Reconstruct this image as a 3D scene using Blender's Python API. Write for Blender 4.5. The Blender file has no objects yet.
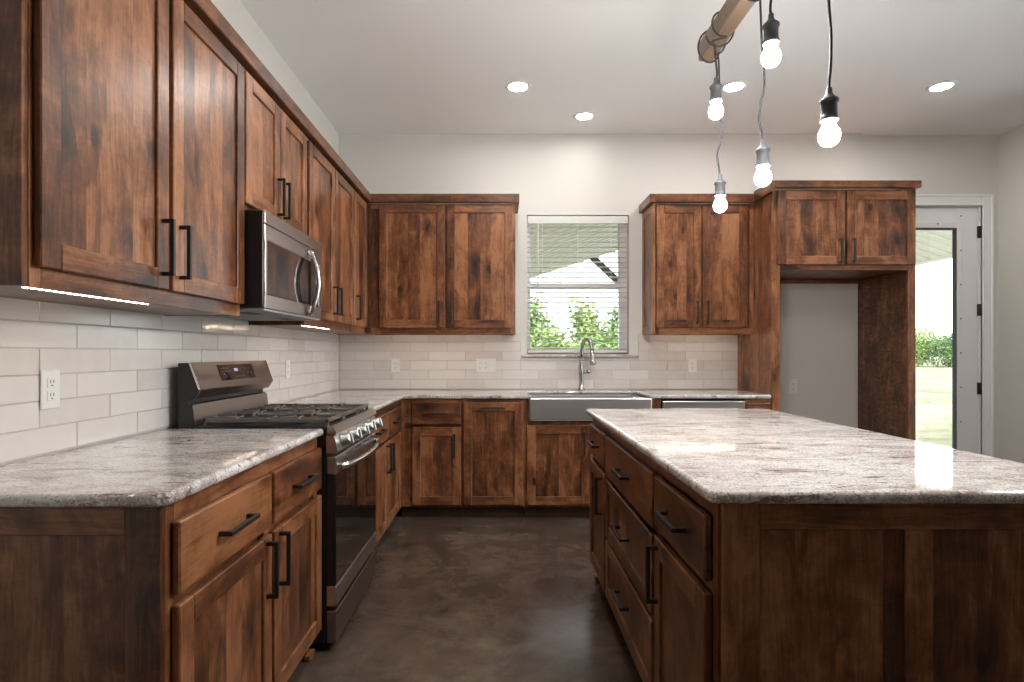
import bpy, math, random
from mathutils import Vector, Matrix
random.seed(7)
sc = bpy.context.scene
COL = sc.collection
PI = math.pi

# ------------------------------------------------------------------ camera, world, sun, exposure
cam_d = bpy.data.cameras.new('camera')
cam = bpy.data.objects.new('camera', cam_d); COL.objects.link(cam)
cam.location = (0, 0, 1.22); cam.rotation_euler = (PI/2, 0, 0)
cam_d.sensor_width = 36; cam_d.lens = 580/1024*36
cam_d.shift_x = 10/1024; cam_d.shift_y = 12/1024
cam_d.clip_start = .05; cam_d.clip_end = 500
sc.camera = cam
sc.view_settings.view_transform = 'Standard'; sc.view_settings.look = 'None'
sc.view_settings.gamma = 1; sc.view_settings.use_curve_mapping = False
sc.view_settings.exposure = 0.85
try:
    sc.cycles.use_denoising = True; sc.cycles.denoising_input_passes = 'RGB_ALBEDO_NORMAL'; sc.cycles.denoising_prefilter = 'ACCURATE'
    sc.cycles.max_bounces = 10; sc.cycles.diffuse_bounces = 6; sc.cycles.glossy_bounces = 5
    sc.cycles.sample_clamp_indirect = 6
    sc.cycles.caustics_reflective = False
except Exception:
    pass
SKY = 2.8
world = bpy.data.worlds.new('world'); sc.world = world; world.use_nodes = True
wn = world.node_tree.nodes; wl = world.node_tree.links
bg = wn['Background']; bg.inputs['Color'].default_value = (.92, .96, 1, 1); bg.inputs['Strength'].default_value = SKY
sun_d = bpy.data.lights.new('sun', 'SUN'); sun_d.energy = 4.2; sun_d.angle = .02; sun_d.color = (1, .96, .9)
sun = bpy.data.objects.new('sun', sun_d); COL.objects.link(sun)
sun.rotation_euler = (math.radians(38), math.radians(22), 0)
CAN_E, BULB_E, LED_E = 170.0, 270.0, 22.0

# ------------------------------------------------------------------ node helpers
def mat(name):
    m = bpy.data.materials.new(name); m.use_nodes = True
    nt = m.node_tree
    return m, nt, nt.nodes['Principled BSDF']
def N(nt, typ, ins=None, **kw):
    n = nt.nodes.new(typ)
    for k, v in kw.items(): setattr(n, k, v)
    for k, v in (ins or {}).items():
        if isinstance(v, bpy.types.NodeSocket): nt.links.new(v, n.inputs[k])
        else: n.inputs[k].default_value = v
    return n
def ramp(nt, fac, stops, interp='LINEAR'):
    n = nt.nodes.new('ShaderNodeValToRGB'); cr = n.color_ramp; cr.interpolation = interp
    while len(cr.elements) < len(stops): cr.elements.new(.5)
    for e, (p, c) in zip(cr.elements, stops):
        e.position = p; e.color = (c if isinstance(c, tuple) else (c, c, c)) + (1,)
    nt.links.new(fac, n.inputs['Fac']); return n.outputs['Color']
def mixc(nt, f, a, b, mode='MIX'):
    n = nt.nodes.new('ShaderNodeMix'); n.data_type = 'RGBA'; n.blend_type = mode
    for s, v in ((n.inputs[0], f), (n.inputs[6], a), (n.inputs[7], b)):
        if isinstance(v, bpy.types.NodeSocket): nt.links.new(v, s)
        elif s == n.inputs[0]: s.default_value = v
        else: s.default_value = tuple(v) + (1,)
    return n.outputs[2]
def mth(nt, op, a, b=0.0, clamp=False):
    n = nt.nodes.new('ShaderNodeMath'); n.operation = op; n.use_clamp = clamp
    for s, v in ((n.inputs[0], a), (n.inputs[1], b)):
        if isinstance(v, bpy.types.NodeSocket): nt.links.new(v, s)
        else: s.default_value = v
    return n.outputs[0]
def mapping(nt, vec, scale, loc=(0, 0, 0)):
    return N(nt, 'ShaderNodeMapping', {'Vector': vec, 'Scale': scale, 'Location': loc}).outputs[0]
def noise(nt, vec, scale, detail=4, rough=.55, dist=0.0):
    return N(nt, 'ShaderNodeTexNoise', {'Vector': vec, 'Scale': scale, 'Detail': detail, 'Roughness': rough, 'Distortion': dist}).outputs[0]
def bump(nt, b, h, strength, dist=.002):
    n = N(nt, 'ShaderNodeBump', {'Height': h, 'Strength': strength, 'Distance': dist})
    nt.links.new(n.outputs[0], b.inputs['Normal'])
def plain(name, col, rough=.5, metal=0.0, spec=.5, coat=0.0):
    m, nt, b = mat(name)
    tc = N(nt, 'ShaderNodeTexCoord').outputs['Object']
    f = noise(nt, tc, 9, 3)
    c2 = tuple(max(0, c*.94) for c in col)
    nt.links.new(mixc(nt, f, col, c2), b.inputs['Base Color'])
    b.inputs['Roughness'].default_value = rough; b.inputs['Metallic'].default_value = metal
    b.inputs['Specular IOR Level'].default_value = spec; b.inputs['Coat Weight'].default_value = coat
    return m
def emit(name, col, s):
    m, nt, b = mat(name)
    b.inputs['Base Color'].default_value = (.8, .8, .8, 1)
    b.inputs['Emission Color'].default_value = col + (1,); b.inputs['Emission Strength'].default_value = s
    return m

# ------------------------------------------------------------------ materials
def wood_material(name, dark, mid, light, knot=1.0, rough=.31, ripple=.2):
    m, nt, b = mat(name)
    p = N(nt, 'ShaderNodeAttribute', attribute_name='wuv').outputs['Vector']
    bd = N(nt, 'ShaderNodeAttribute', attribute_name='board').outputs['Fac']
    warp = noise(nt, mapping(nt, p, (5, 5, 1.6)), 1, 3, .5)
    wv = N(nt, 'ShaderNodeTexNoise', {'Vector': mapping(nt, p, (4, 4, 1.8)), 'Scale': 1.0, 'Detail': 2})
    pw = N(nt, 'ShaderNodeVectorMath', {0: wv.outputs['Color'], 1: (.09, .09, .05)}, operation='MULTIPLY').outputs[0]
    p2 = N(nt, 'ShaderNodeVectorMath', {0: p, 1: pw}, operation='ADD').outputs[0]
    grain = noise(nt, mapping(nt, p2, (120, 120, 4.0)), 1, 6, .7)
    broad = noise(nt, mapping(nt, p2, (17, 17, 1.1)), 1, 4, .55, .4)
    blot = noise(nt, mapping(nt, p2, (7.5, 7.5, 4.2)), 1, 5, .62, 1.1)
    fig = noise(nt, mapping(nt, p2, (13, 13, 30)), 1, 3, .6, 1.5)
    sx_ = N(nt, 'ShaderNodeSeparateXYZ', {0: p2}).outputs
    kv = N(nt, 'ShaderNodeCombineXYZ', {0: mth(nt, 'MULTIPLY', mth(nt, 'ADD', sx_[0], sx_[1]), 4.2), 1: mth(nt, 'MULTIPLY', sx_[2], 2.4)}).outputs[0]
    vor = N(nt, 'ShaderNodeTexVoronoi', {'Vector': kv, 'Scale': 1.0, 'Randomness': 1.0}, voronoi_dimensions='2D')
    kd = vor.outputs['Distance']
    ksel = mth(nt, 'GREATER_THAN', N(nt, 'ShaderNodeSeparateColor', {'Color': vor.outputs['Color']}).outputs[0], .55)
    halo = mth(nt, 'MULTIPLY', ramp(nt, kd, [(.0, 1.0), (.10, .8), (.32, 0.0)]), ksel)
    core = mth(nt, 'MULTIPLY', ramp(nt, kd, [(.0, 1.0), (.05, 1.0), (.085, 0.0)]), ksel)
    v = mth(nt, 'MULTIPLY', grain, .55)
    v = mth(nt, 'ADD', v, mth(nt, 'MULTIPLY', broad, .42))
    v = mth(nt, 'ADD', v, mth(nt, 'MULTIPLY', blot, .80))
    v = mth(nt, 'ADD', v, mth(nt, 'MULTIPLY', fig, ripple))
    v = mth(nt, 'SUBTRACT', v, .46+(ripple-.2)*.5)
    v = mth(nt, 'ADD', v, mth(nt, 'MULTIPLY', mth(nt, 'SUBTRACT', bd, .5), .24))
    v = mth(nt, 'SUBTRACT', v, mth(nt, 'MULTIPLY', halo, .17*knot))
    c = ramp(nt, v, [(.17, dark), (.33, tuple((a+3*d)/4 for a, d in zip(mid, dark))), (.50, mid), (.72, light)])
    c = mixc(nt, mth(nt, 'MULTIPLY', core, .8*knot), c, tuple(x*.55 for x in dark))
    nt.links.new(c, b.inputs['Base Color'])
    b.inputs['Roughness'].default_value = rough
    nt.links.new(mth(nt, 'ADD', mth(nt, 'MULTIPLY', grain, .16), rough-.08), b.inputs['Roughness'])
    b.inputs['Specular IOR Level'].default_value = .5
    bump(nt, b, grain, .12, .001)
    return m
WOOD = wood_material('stained_alder', (.027, .011, .007), (.160, .057, .0225), (.35, .148, .064))
RAW = wood_material('rippled_plywood', (.035, .014, .008), (.135, .052, .021), (.30, .125, .05), knot=0, ripple=.8)
BEAM = wood_material('pale_beam_wood', (.075, .045, .026), (.12, .075, .045), (.17, .11, .07), knot=.3, rough=.6)
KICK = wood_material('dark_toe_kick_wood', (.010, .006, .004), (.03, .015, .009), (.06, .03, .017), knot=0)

def granite():
    m, nt, b = mat('pale_granite')
    p = N(nt, 'ShaderNodeTexCoord').outputs['Object']
    w = N(nt, 'ShaderNodeTexNoise', {'Vector': p, 'Scale': 2.2, 'Detail': 3})
    p2 = N(nt, 'ShaderNodeVectorMath', {0: p, 1: N(nt, 'ShaderNodeVectorMath', {0: w.outputs['Color'], 1: (.35, .22, .2)}, operation='MULTIPLY').outputs[0]}, operation='ADD').outputs[0]
    a = noise(nt, mapping(nt, p2, (2.6, 6.5, 6.5), (3, 1, 2)), 1, 8, .72, .5)
    v2 = noise(nt, mapping(nt, p2, (6, 30, 30), (1, 7, 3)), 1, 4, .6, .6)
    md = noise(nt, mapping(nt, p, (14, 26, 26), (4, 4, 4)), 1, 5, .7)
    sp = noise(nt, p, 95, 3, .75)
    vc = N(nt, 'ShaderNodeTexVoronoi', {'Vector': p, 'Scale': 240.0})
    cell = N(nt, 'ShaderNodeSeparateColor', {'Color': vc.outputs['Color']}).outputs[0]
    c = ramp(nt, a, [(.34, (.255, .19, .17)), (.43, (.43, .365, .345)), (.50, (.59, .55, .53)), (.58, (.71, .69, .665)), (.70, (.56, .56, .555))])
    c = mixc(nt, ramp(nt, md, [(.36, .65), (.48, 0.0)]), c, (.45, .37, .35))
    c = mixc(nt, ramp(nt, md, [(.54, 0.0), (.66, .6)]), c, (.84, .82, .79))
    c = mixc(nt, ramp(nt, v2, [(.60, 0.0), (.65, .85)]), c, (.17, .11, .095))
    c = mixc(nt, ramp(nt, cell, [(.0, .65), (.11, .65), (.13, 0.0)]), c, (.17, .165, .165))
    c = mixc(nt, ramp(nt, cell, [(.82, 0.0), (.84, .5)]), c, (.90, .89, .87))
    c = mixc(nt, ramp(nt, sp, [(.28, .9), (.35, 0.0)]), c, (.075, .065, .062))
    nt.links.new(c, b.inputs['Base Color'])
    b.inputs['Roughness'].default_value = .07; b.inputs['Specular IOR Level'].default_value = .55
    return m
GRANITE = granite()

def concrete():
    m, nt, b = mat('stained_concrete')
    p = N(nt, 'ShaderNodeTexCoord').outputs['Object']
    a = noise(nt, p, 2.1, 6, .62, .6); c1 = noise(nt, mapping(nt, p, (1, 1, 1), (5, 3, 0)), 7, 5, .65, .4); f = noise(nt, p, 60, 4, .7)
    v = mth(nt, 'ADD', mth(nt, 'MULTIPLY', a, .55), mth(nt, 'MULTIPLY', c1, .35)); v = mth(nt, 'ADD', v, mth(nt, 'MULTIPLY', f, .1))
    c = ramp(nt, v, [(.36, (.030, .0215, .016)), (.48, (.070, .050, .038)), (.58, (.112, .083, .064)), (.70, (.15, .12, .098))])
    c = mixc(nt, ramp(nt, noise(nt, p, 3.3, 2), [(.55, 0.0), (.75, .4)]), c, (.11, .052, .036))
    # pale scuff marks
    sc1 = noise(nt, mapping(nt, p, (14, 3, 1), (2, 9, 0)), 1, 5, .7, .5)
    c = mixc(nt, ramp(nt, sc1, [(.66, 0.0), (.74, .30)]), c, (.20, .175, .15))
    nt.links.new(c, b.inputs['Base Color'])
    nt.links.new(mth(nt, 'ADD', mth(nt, 'MULTIPLY', c1, .14), .15), b.inputs['Roughness'])
    b.inputs['Specular IOR Level'].default_value = .45
    bump(nt, b, f, .05, .001)
    return m
CONCRETE = concrete()

def paint(name, col, rough=.75):
    m, nt, b = mat(name)
    p = N(nt, 'ShaderNodeTexCoord').outputs['Object']
    nt.links.new(mixc(nt, noise(nt, p, 1.7, 4), col, tuple(c*.96 for c in col)), b.inputs['Base Color'])
    b.inputs['Roughness'].default_value = rough
    bump(nt, b, noise(nt, p, 55, 4, .6), .12, .003)
    return m
WALLP = paint('greige_wall_paint', (.70, .675, .635))
CEILP = paint('ceiling_paint', (.90, .89, .88))
TRIMP = plain('white_trim_paint', (.86, .865, .86), .4)
VINYL = plain('white_vinyl', (.90, .90, .89), .4)
SLATM = plain('white_blind_slat', (.92, .92, .90), .45)
_nt = SLATM.node_tree; _tr = N(_nt, 'ShaderNodeBsdfTranslucent', {'Color': (.9, .9, .87, 1)})
_mx = N(_nt, 'ShaderNodeMixShader', {0: .35, 1: _nt.nodes['Principled BSDF'].outputs[0], 2: _tr.outputs[0]})
_nt.links.new(_mx.outputs[0], _nt.nodes['Material Output'].inputs['Surface'])

def tile():
    m, nt, b = mat('white_glazed_tile')
    bd = N(nt, 'ShaderNodeAttribute', attribute_name='board').outputs['Fac']
    p = N(nt, 'ShaderNodeAttribute', attribute_name='wuv').outputs['Vector']
    c = ramp(nt, bd, [(0, (.62, .57, .54)), (1, (.73, .69, .662))])
    c = mixc(nt, ramp(nt, noise(nt, p, 13, 3), [(.4, 0.0), (.7, .35)]), c, (.74, .715, .69))
    nt.links.new(c, b.inputs['Base Color']); b.inputs['Roughness'].default_value = .14
    bump(nt, b, noise(nt, mapping(nt, p, (9, 9, 9)), 1, 2), .35, .006)
    return m
TILE = tile()
GROUT = plain('grey_grout', (.50, .46, .43), .8)

def steel(name, col, rough):
    m, nt, b = mat(name)
    b.inputs['Base Color'].default_value = col + (1,); b.inputs['Metallic'].default_value = 1
    b.inputs['Roughness'].default_value = rough; b.inputs['Anisotropic'].default_value = .35
    return m
STEEL = steel('brushed_stainless', (.60, .585, .57), .30)
SLATE = steel('slate_stainless', (.29, .24, .215), .40)
STEEL_D = steel('dark_stainless', (.36, .315, .29), .28)
ZINC = plain('grey_painted_metal', (.30, .29, .28), .6)
SATIN = steel('satin_stainless', (.62, .61, .60), .36)
NICKEL = steel('brushed_nickel', (.42, .405, .39), .26)
CHROME = steel('polished_metal', (.72, .71, .70), .16)
BLACKM = plain('matt_black_metal', (.016, .016, .017), .42)
BLACKE = plain('black_enamel', (.012, .013, .016), .28)
IRON = plain('cast_iron', (.13, .115, .105), .4)
BGLASS = plain('black_glass', (.012, .010, .009), .035, spec=.9, coat=.6)
PLASTIC = plain('white_plastic', (.78, .77, .75), .35)
SLOT = plain('dark_slot', (.05, .045, .04), .6)
CORDM = plain('grey_cord', (.014, .014, .016), .7)
SOCKM = plain('grey_socket', (.05, .052, .06), .6)
RUBBER = plain('black_rubber', (.02, .02, .02), .7)
BULBM = emit('lit_bulb', (1, .97, .93), BULB_E)
CANM = emit('lit_lens', (1, .965, .92), CAN_E); CANM_DIM = emit('dimmed_lens', (1, .965, .92), 34.0)
LEDM = emit('lit_diode', (1, .80, .58), LED_E)
CLOCKM = emit('blue_clock_digits', (.25, .35, 1), .22)
MARKM = plain('pale_print', (.16, .14, .13), .5)

def thin_glass():
    m = bpy.data.materials.new('window_glass'); m.use_nodes = True; nt = m.node_tree
    nt.nodes.clear()
    o = nt.nodes.new('ShaderNodeOutputMaterial')
    fr = N(nt, 'ShaderNodeFresnel', {'IOR': 1.45})
    t = N(nt, 'ShaderNodeBsdfTransparent', {'Color': (.96, .98, .97, 1)}); g = N(nt, 'ShaderNodeBsdfGlossy', {'Roughness': .01})
    mx = N(nt, 'ShaderNodeMixShader', {0: fr.outputs[0], 1: t.outputs[0], 2: g.outputs[0]})
    nt.links.new(mx.outputs[0], o.inputs['Surface']); return m
GLASS = thin_glass()

def leafm(name, a, b_):
    m, nt, b = mat(name)
    bd = N(nt, 'ShaderNodeAttribute', attribute_name='board').outputs['Fac']
    nt.links.new(mixc(nt, bd, a, b_), b.inputs['Base Color']); b.inputs['Roughness'].default_value = .6
    b.inputs['Transmission Weight'].default_value = 0
    return m
LEAF = leafm('green_leaves', (.10, .19, .045), (.26, .36, .12))
LEAF2 = leafm('yellow_green_leaves', (.16, .25, .06), (.36, .44, .17))
LEAF3 = leafm('deep_green_leaves', (.07, .15, .045), (.19, .29, .11))
BARK = plain('bark', (.10, .075, .055), .9)
def grassm():
    m, nt, b = mat('dry_lawn')
    p = N(nt, 'ShaderNodeTexCoord').outputs['Object']
    a = noise(nt, mapping(nt, p, (.5, .9, 1)), 1, 6, .65, .6); f = noise(nt, p, 6, 5, .7)
    v = mth(nt, 'ADD', mth(nt, 'MULTIPLY', a, .6), mth(nt, 'MULTIPLY', f, .4))
    c = ramp(nt, v, [(.36, (.07, .095, .04)), (.46, (.135, .14, .078)), (.54, (.205, .195, .13)), (.66, (.26, .24, .175))])
    nt.links.new(c, b.inputs['Base Color']); b.inputs['Roughness'].default_value = .95
    bump(nt, b, f, .6, .05)
    return m
GRASS = grassm()
PORCH = plain('cream_metal_soffit', (.80, .79, .76), .5)
POSTM = plain('dark_porch_timber', (.06, .055, .05), .7)
SIDING = plain('pale_siding', (.66, .65, .62), .7)

# ------------------------------------------------------------------ mesh builder
class MB:
    def __init__(s): s.v = []; s.f = []; s.m = []; s.b = []; s.s = []; s.w = []
    def face(s, idx, cos, board, g, mi=0, smooth=False, off=None):
        s.f.append(idx); s.m.append(mi); s.b.append(board); s.s.append(smooth)
        o = off or (0, 0, 0)
        for c in cos:
            if g == 'x': q = (c[1], c[2], c[0])
            elif g == 'y': q = (c[0], c[2], c[1])
            else: q = (c[0], c[1], c[2])
            s.w.append((q[0]+o[0], q[1]+o[1], q[2]+o[2]))
    def add(s, verts, faces, g='z', mi=0, smooth=False, board=None):
        bd = random.random() if board is None else board
        off = (random.uniform(0, 40), random.uniform(0, 40), random.uniform(0, 40))
        n = len(s.v); s.v += [tuple(v) for v in verts]
        for f in faces: s.face([n+i for i in f], [verts[i] for i in f], bd, g, mi, smooth, off)
        return s
    def box(s, x0, x1, y0, y1, z0, z1, g='z', c=.0015, mi=0, board=None, M=None):
        if x1 < x0: x0, x1 = x1, x0
        if y1 < y0: y0, y1 = y1, y0
        if z1 < z0: z0, z1 = z1, z0
        c = min(c, (x1-x0)*.45, (y1-y0)*.45, (z1-z0)*.45)
        V = []; ix = {}
        for sx in (0, 1):
            for sy in (0, 1):
                for sz in (0, 1):
                    X, Y, Z = (x0, x1)[sx], (y0, y1)[sy], (z0, z1)[sz]
                    dx, dy, dz = (c, -c)[sx], (c, -c)[sy], (c, -c)[sz]
                    for a, q in enumerate(((X, Y+dy, Z+dz), (X+dx, Y, Z+dz), (X+dx, Y+dy, Z))):
                        ix[sx, sy, sz, a] = len(V); V.append(q)
        F = []
        for sx in (0, 1):
            q = [ix[sx, 0, 0, 0], ix[sx, 1, 0, 0], ix[sx, 1, 1, 0], ix[sx, 0, 1, 0]]; F.append(q if sx else q[::-1])
        for sy in (0, 1):
            q = [ix[0, sy, 0, 1], ix[0, sy, 1, 1], ix[1, sy, 1, 1], ix[1, sy, 0, 1]]; F.append(q if sy else q[::-1])
        for sz in (0, 1):
            q = [ix[0, 0, sz, 2], ix[1, 0, sz, 2], ix[1, 1, sz, 2], ix[0, 1, sz, 2]]; F.append(q if sz else q[::-1])
        if c > 0:
            for a_ in (0, 1):
                for b_ in (0, 1):
                    for q, flip in (([ix[0, a_, b_, 1], ix[1, a_, b_, 1], ix[1, a_, b_, 2], ix[0, a_, b_, 2]], a_ == b_),
                                    ([ix[a_, 0, b_, 0], ix[a_, 1, b_, 0], ix[a_, 1, b_, 2], ix[a_, 0, b_, 2]], a_ != b_),
                                    ([ix[a_, b_, 0, 0], ix[a_, b_, 1, 0], ix[a_, b_, 1, 1], ix[a_, b_, 0, 1]], a_ == b_)):
                        F.append(q[::-1] if flip else q)
            for sx in (0, 1):
                for sy in (0, 1):
                    for sz in (0, 1):
                        t = [ix[sx, sy, sz, 0], ix[sx, sy, sz, 1], ix[sx, sy, sz, 2]]
                        F.append(t if (sx+sy+sz) % 2 else t[::-1])
        if M is not None: V = [tuple(M @ Vector(v)) for v in V]
        return s.add(V, F, g, mi, False, board)
    def tube(s, pts, r, n=10, mi=0, g='z', caps=True, board=None):
        P = [Vector(p) for p in pts]; R = r if isinstance(r, (list, tuple)) else [r]*len(P)
        V = []; F = []; u = None
        for i, p in enumerate(P):
            t = (P[min(i+1, len(P)-1)]-P[max(i-1, 0)]).normalized()
            if u is None: u = t.cross(Vector((0, 0, 1)) if abs(t.z) < .9 else Vector((1, 0, 0))).normalized()
            else: u = (u-t*u.dot(t)).normalized()
            w = t.cross(u)
            for k in range(n):
                a = 2*PI*k/n; V.append(tuple(p+(u*math.cos(a)+w*math.sin(a))*R[i]))
        for i in range(len(P)-1):
            for k in range(n):
                k2 = (k+1) % n; F.append([i*n+k, i*n+k2, (i+1)*n+k2, (i+1)*n+k])
        if caps: F.append(list(range(n))[::-1]); F.append([(len(P)-1)*n+k for k in range(n)])
        return s.add(V, F, g, mi, True, board)
    def lathe(s, prof, c=(0, 0, 0), n=20, axis='z', mi=0, board=None):
        V = []; F = []
        for r, h in prof:
            for k in range(n):
                a = 2*PI*k/n; x, y = r*math.cos(a), r*math.sin(a)
                q = {'z': (x, y, h), 'y': (y, h, x), 'x': (h, x, y)}[axis]
                V.append((c[0]+q[0], c[1]+q[1], c[2]+q[2]))
        for i in range(len(prof)-1):
            for k in range(n):
                k2 = (k+1) % n; F.append([i*n+k, i*n+k2, (i+1)*n+k2, (i+1)*n+k])
        F.append(list(range(n))[::-1]); F.append([(len(prof)-1)*n+k for k in range(n)])
        return s.add(V, F, 'z', mi, True, board)
    def prism(s, poly, lo, hi, axis='y', g='z', mi=0, board=None):
        def P(a, b, h): return {'y': (a, h, b), 'x': (h, a, b), 'z': (a, b, h)}[axis]
        n = len(poly); V = [P(a, b, lo) for a, b in poly]+[P(a, b, hi) for a, b in poly]
        F = [[i, (i+1) % n, n+(i+1) % n, n+i] for i in range(n)]+[list(range(n))[::-1], [n+i for i in range(n)]]
        return s.add(V, F, g, mi, False, board)
    def slab(s, poly, z0, z1, r, segs=4):
        n = len(poly); A = sum(poly[i][0]*poly[(i+1) % n][1]-poly[(i+1) % n][0]*poly[i][1] for i in range(n))
        if A < 0: poly = poly[::-1]
        def inset(d):
            out = []
            for i in range(n):
                p0, p1, p2 = Vector(poly[i-1]), Vector(poly[i]), Vector(poly[(i+1) % n])
                a = (p1-p0).normalized(); b = (p2-p1).normalized()
                na, nb = Vector((-a.y, a.x)), Vector((-b.y, b.x)); m = (na+nb); m /= max(.3, m.dot(na))
                q = p1+m*d; out.append((q.x, q.y))
            return out
        L = []
        for k in range(segs+1):
            t = PI/2*k/segs; L.append((inset(r*(1-math.sin(t))), z0+r*(1-math.cos(t))))
        for k in range(segs+1):
            t = PI/2*k/segs; L.append((inset(r*(1-math.cos(t))), z1-r*(1-math.sin(t))))
        V = [(x, y, z) for pl, z in L for x, y in pl]; F = []
        for i in range(len(L)-1):
            for k in range(n):
                k2 = (k+1) % n; F.append([i*n+k, i*n+k2, (i+1)*n+k2, (i+1)*n+k])
        s.add(V, F, smooth=False); m0 = len(s.v)-len(V)
        s.face([m0+k for k in range(n)][::-1], [V[k] for k in range(n)][::-1], .5, 'z')
        q = (len(L)-1)*n
        s.face([m0+q+k for k in range(n)], [V[q+k] for k in range(n)], .5, 'z')
        return s

# ------------------------------------------------------------------ object helpers
WLOC = {}
def obj(name, mb, mats, parent=None, loc=None):
    mats = mats if isinstance(mats, (list, tuple)) else [mats]
    xs = [v[0] for v in mb.v]; ys = [v[1] for v in mb.v]; zs = [v[2] for v in mb.v]
    c = Vector(loc) if loc is not None else Vector(((min(xs)+max(xs))/2, (min(ys)+max(ys))/2, min(zs)))
    me = bpy.data.meshes.new(name)
    me.from_pydata([(v[0]-c.x, v[1]-c.y, v[2]-c.z) for v in mb.v], [], mb.f)
    me.polygons.foreach_set('material_index', mb.m); me.polygons.foreach_set('use_smooth', mb.s)
    a = me.attributes.new('board', 'FLOAT', 'FACE'); a.data.foreach_set('value', mb.b)
    a = me.attributes.new('wuv', 'FLOAT_VECTOR', 'CORNER'); a.data.foreach_set('vector', [q for w in mb.w for q in w])
    for m in mats: me.materials.append(m)
    me.update()
    o = bpy.data.objects.new(name, me); COL.objects.link(o)
    if parent is not None:
        o.parent = parent; o.location = c-WLOC[parent]
    else: o.location = c
    WLOC[o] = c
    return o
def tag(o, label, cat, group=None):
    o['label'] = label; o['category'] = cat
    if group: o['group'] = group
    return o
def thing(name, label, cat, loc, group=None):
    o = bpy.data.objects.new(name, None); COL.objects.link(o); o.location = loc; o.empty_display_size = .1
    WLOC[o] = Vector(loc)
    return tag(o, label, cat, group)
def struct(o):
    o['kind'] = 'structure'; return o
def dup(o, loc, label, parent=None):
    c = o.copy(); COL.objects.link(c)
    if parent is None:
        c.location = loc; c['label'] = label
    else: c.parent = parent
    for ch in list(o.children): dup(ch, None, None, c)
    return c

# a face of cabinetry: u along the face, v up, w outwards
class Face:
    def __init__(s, kind, plane): s.k = kind; s.p = plane
    def rng(s, u0, u1, v0, v1, w0, w1):
        if s.k == 'L': return (s.p+w0, s.p+w1, u0, u1, v0, v1)
        if s.k == 'I': return (s.p-w1, s.p-w0, u0, u1, v0, v1)
        return (u0, u1, s.p-w1, s.p-w0, v0, v1)
    def g(s, d): return 'z' if d == 'v' else ('x' if s.k == 'B' else 'y')
    def box(s, mb, u0, u1, v0, v1, w0, w1, d='v', c=.0015, mi=0, board=None):
        return mb.box(*s.rng(u0, u1, v0, v1, w0, w1), g=s.g(d), c=c, mi=mi, board=board)

def planks(F, mb, u0, u1, v0, v1, w0, w1, d='v', wmin=.07, wmax=.14):
    a, b = (u0, u1) if d == 'v' else (v0, v1); x = a
    while x < b-1e-4:
        y = min(b, x+random.uniform(wmin, wmax))
        if b-y < .04: y = b
        if d == 'v': F.box(mb, x, y, v0, v1, w0, w1, d, c=.0002)
        else: F.box(mb, u0, u1, x, y, w0, w1, d, c=.0002)
        x = y
def shaker(F, mb, u0, u1, v0, v1, w0=.002, t=.02, fw=.062, deep=.009):
    F.box(mb, u0, u0+fw, v0, v1, w0, w0+t, 'v', .003); F.box(mb, u1-fw, u1, v0, v1, w0, w0+t, 'v', .003)
    F.box(mb, u0+fw, u1-fw, v0, v0+fw, w0, w0+t, 'u', .003); F.box(mb, u0+fw, u1-fw, v1-fw, v1, w0, w0+t, 'u', .003)
    planks(F, mb, u0+fw, u1-fw, v0+fw, v1-fw, w0, w0+t-deep)
def pull(F, parent, u, v, d, L=.175, w0=.022):
    mb = MB(); h = .006; so = .036
    if d == 'u':
        F.box(mb, u-L/2, u+L/2, v-h, v+h, w0+so-2*h, w0+so, 'u', .001)
        for q in (u-L/2+h, u+L/2-h): F.box(mb, q-h, q+h, v-h, v+h, w0, w0+so-2*h, 'u', .001)
    else:
        F.box(mb, u-h, u+h, v-L/2, v+L/2, w0+so-2*h, w0+so, 'v', .001)
        for q in (v-L/2+h, v+L/2-h): F.box(mb, u-h, u+h, q-h, q+h, w0, w0+so-2*h, 'v', .001)
    return obj('handle', mb, BLACKM, parent)
def door(F, parent, u0, u1, v0, v1, hu=None, hv=None, hd='v', fw=.062, lab=None):
    mb = MB(); shaker(F, mb, u0, u1, v0, v1, fw=fw); o = obj('door', mb, WOOD, parent)
    if hu is not None: pull(F, o, hu, hv, hd)
    return o
def drawer(F, parent, u0, u1, v0, v1, slab=True, hv=None):
    mb = MB()
    if slab: F.box(mb, u0, u1, v0, v1, .002, .022, 'u', .004)
    else: shaker(F, mb, u0, u1, v0, v1, fw=.055)
    o = obj('drawer', mb, WOOD, parent); pull(F, o, (u0+u1)/2, (v0+v1)/2 if hv is None else hv, 'u'); return o
def frame(F, parent, u0, u1, v0, v1, us, vs, t=.02, sw=.035):
    """face frame: outer stiles and rails, plus stiles at us and rails at vs (lo, hi)"""
    mb = MB()
    F.box(mb, u0, u0+sw, v0, v1, -t, 0, 'v', .001); F.box(mb, u1-sw, u1, v0, v1, -t, 0, 'v', .001)
    for a, b in vs: F.box(mb, u0+sw, u1-sw, a, b, -t, 0, 'u', .001)
    for a, b in us: F.box(mb, a, b, v0+.03, v1-.03, -t, -.0005, 'v', .001)
    return obj('face_frame', mb, WOOD, parent)

# ------------------------------------------------------------------ dimensions
XL, XR, D, D2, H, REAR = -1.37, 4.20, 4.87, 4.91, 3.06, -4.2
CT0, CT1 = .884, .914
FL = Face('L', -.750); FB = Face('B', 4.26); FI = Face('I', .496)
UL = Face('L', -1.065); UB = Face('B', 4.545); UR = UB
FR = Face('B', 4.25)
TOP = 2.39

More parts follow.
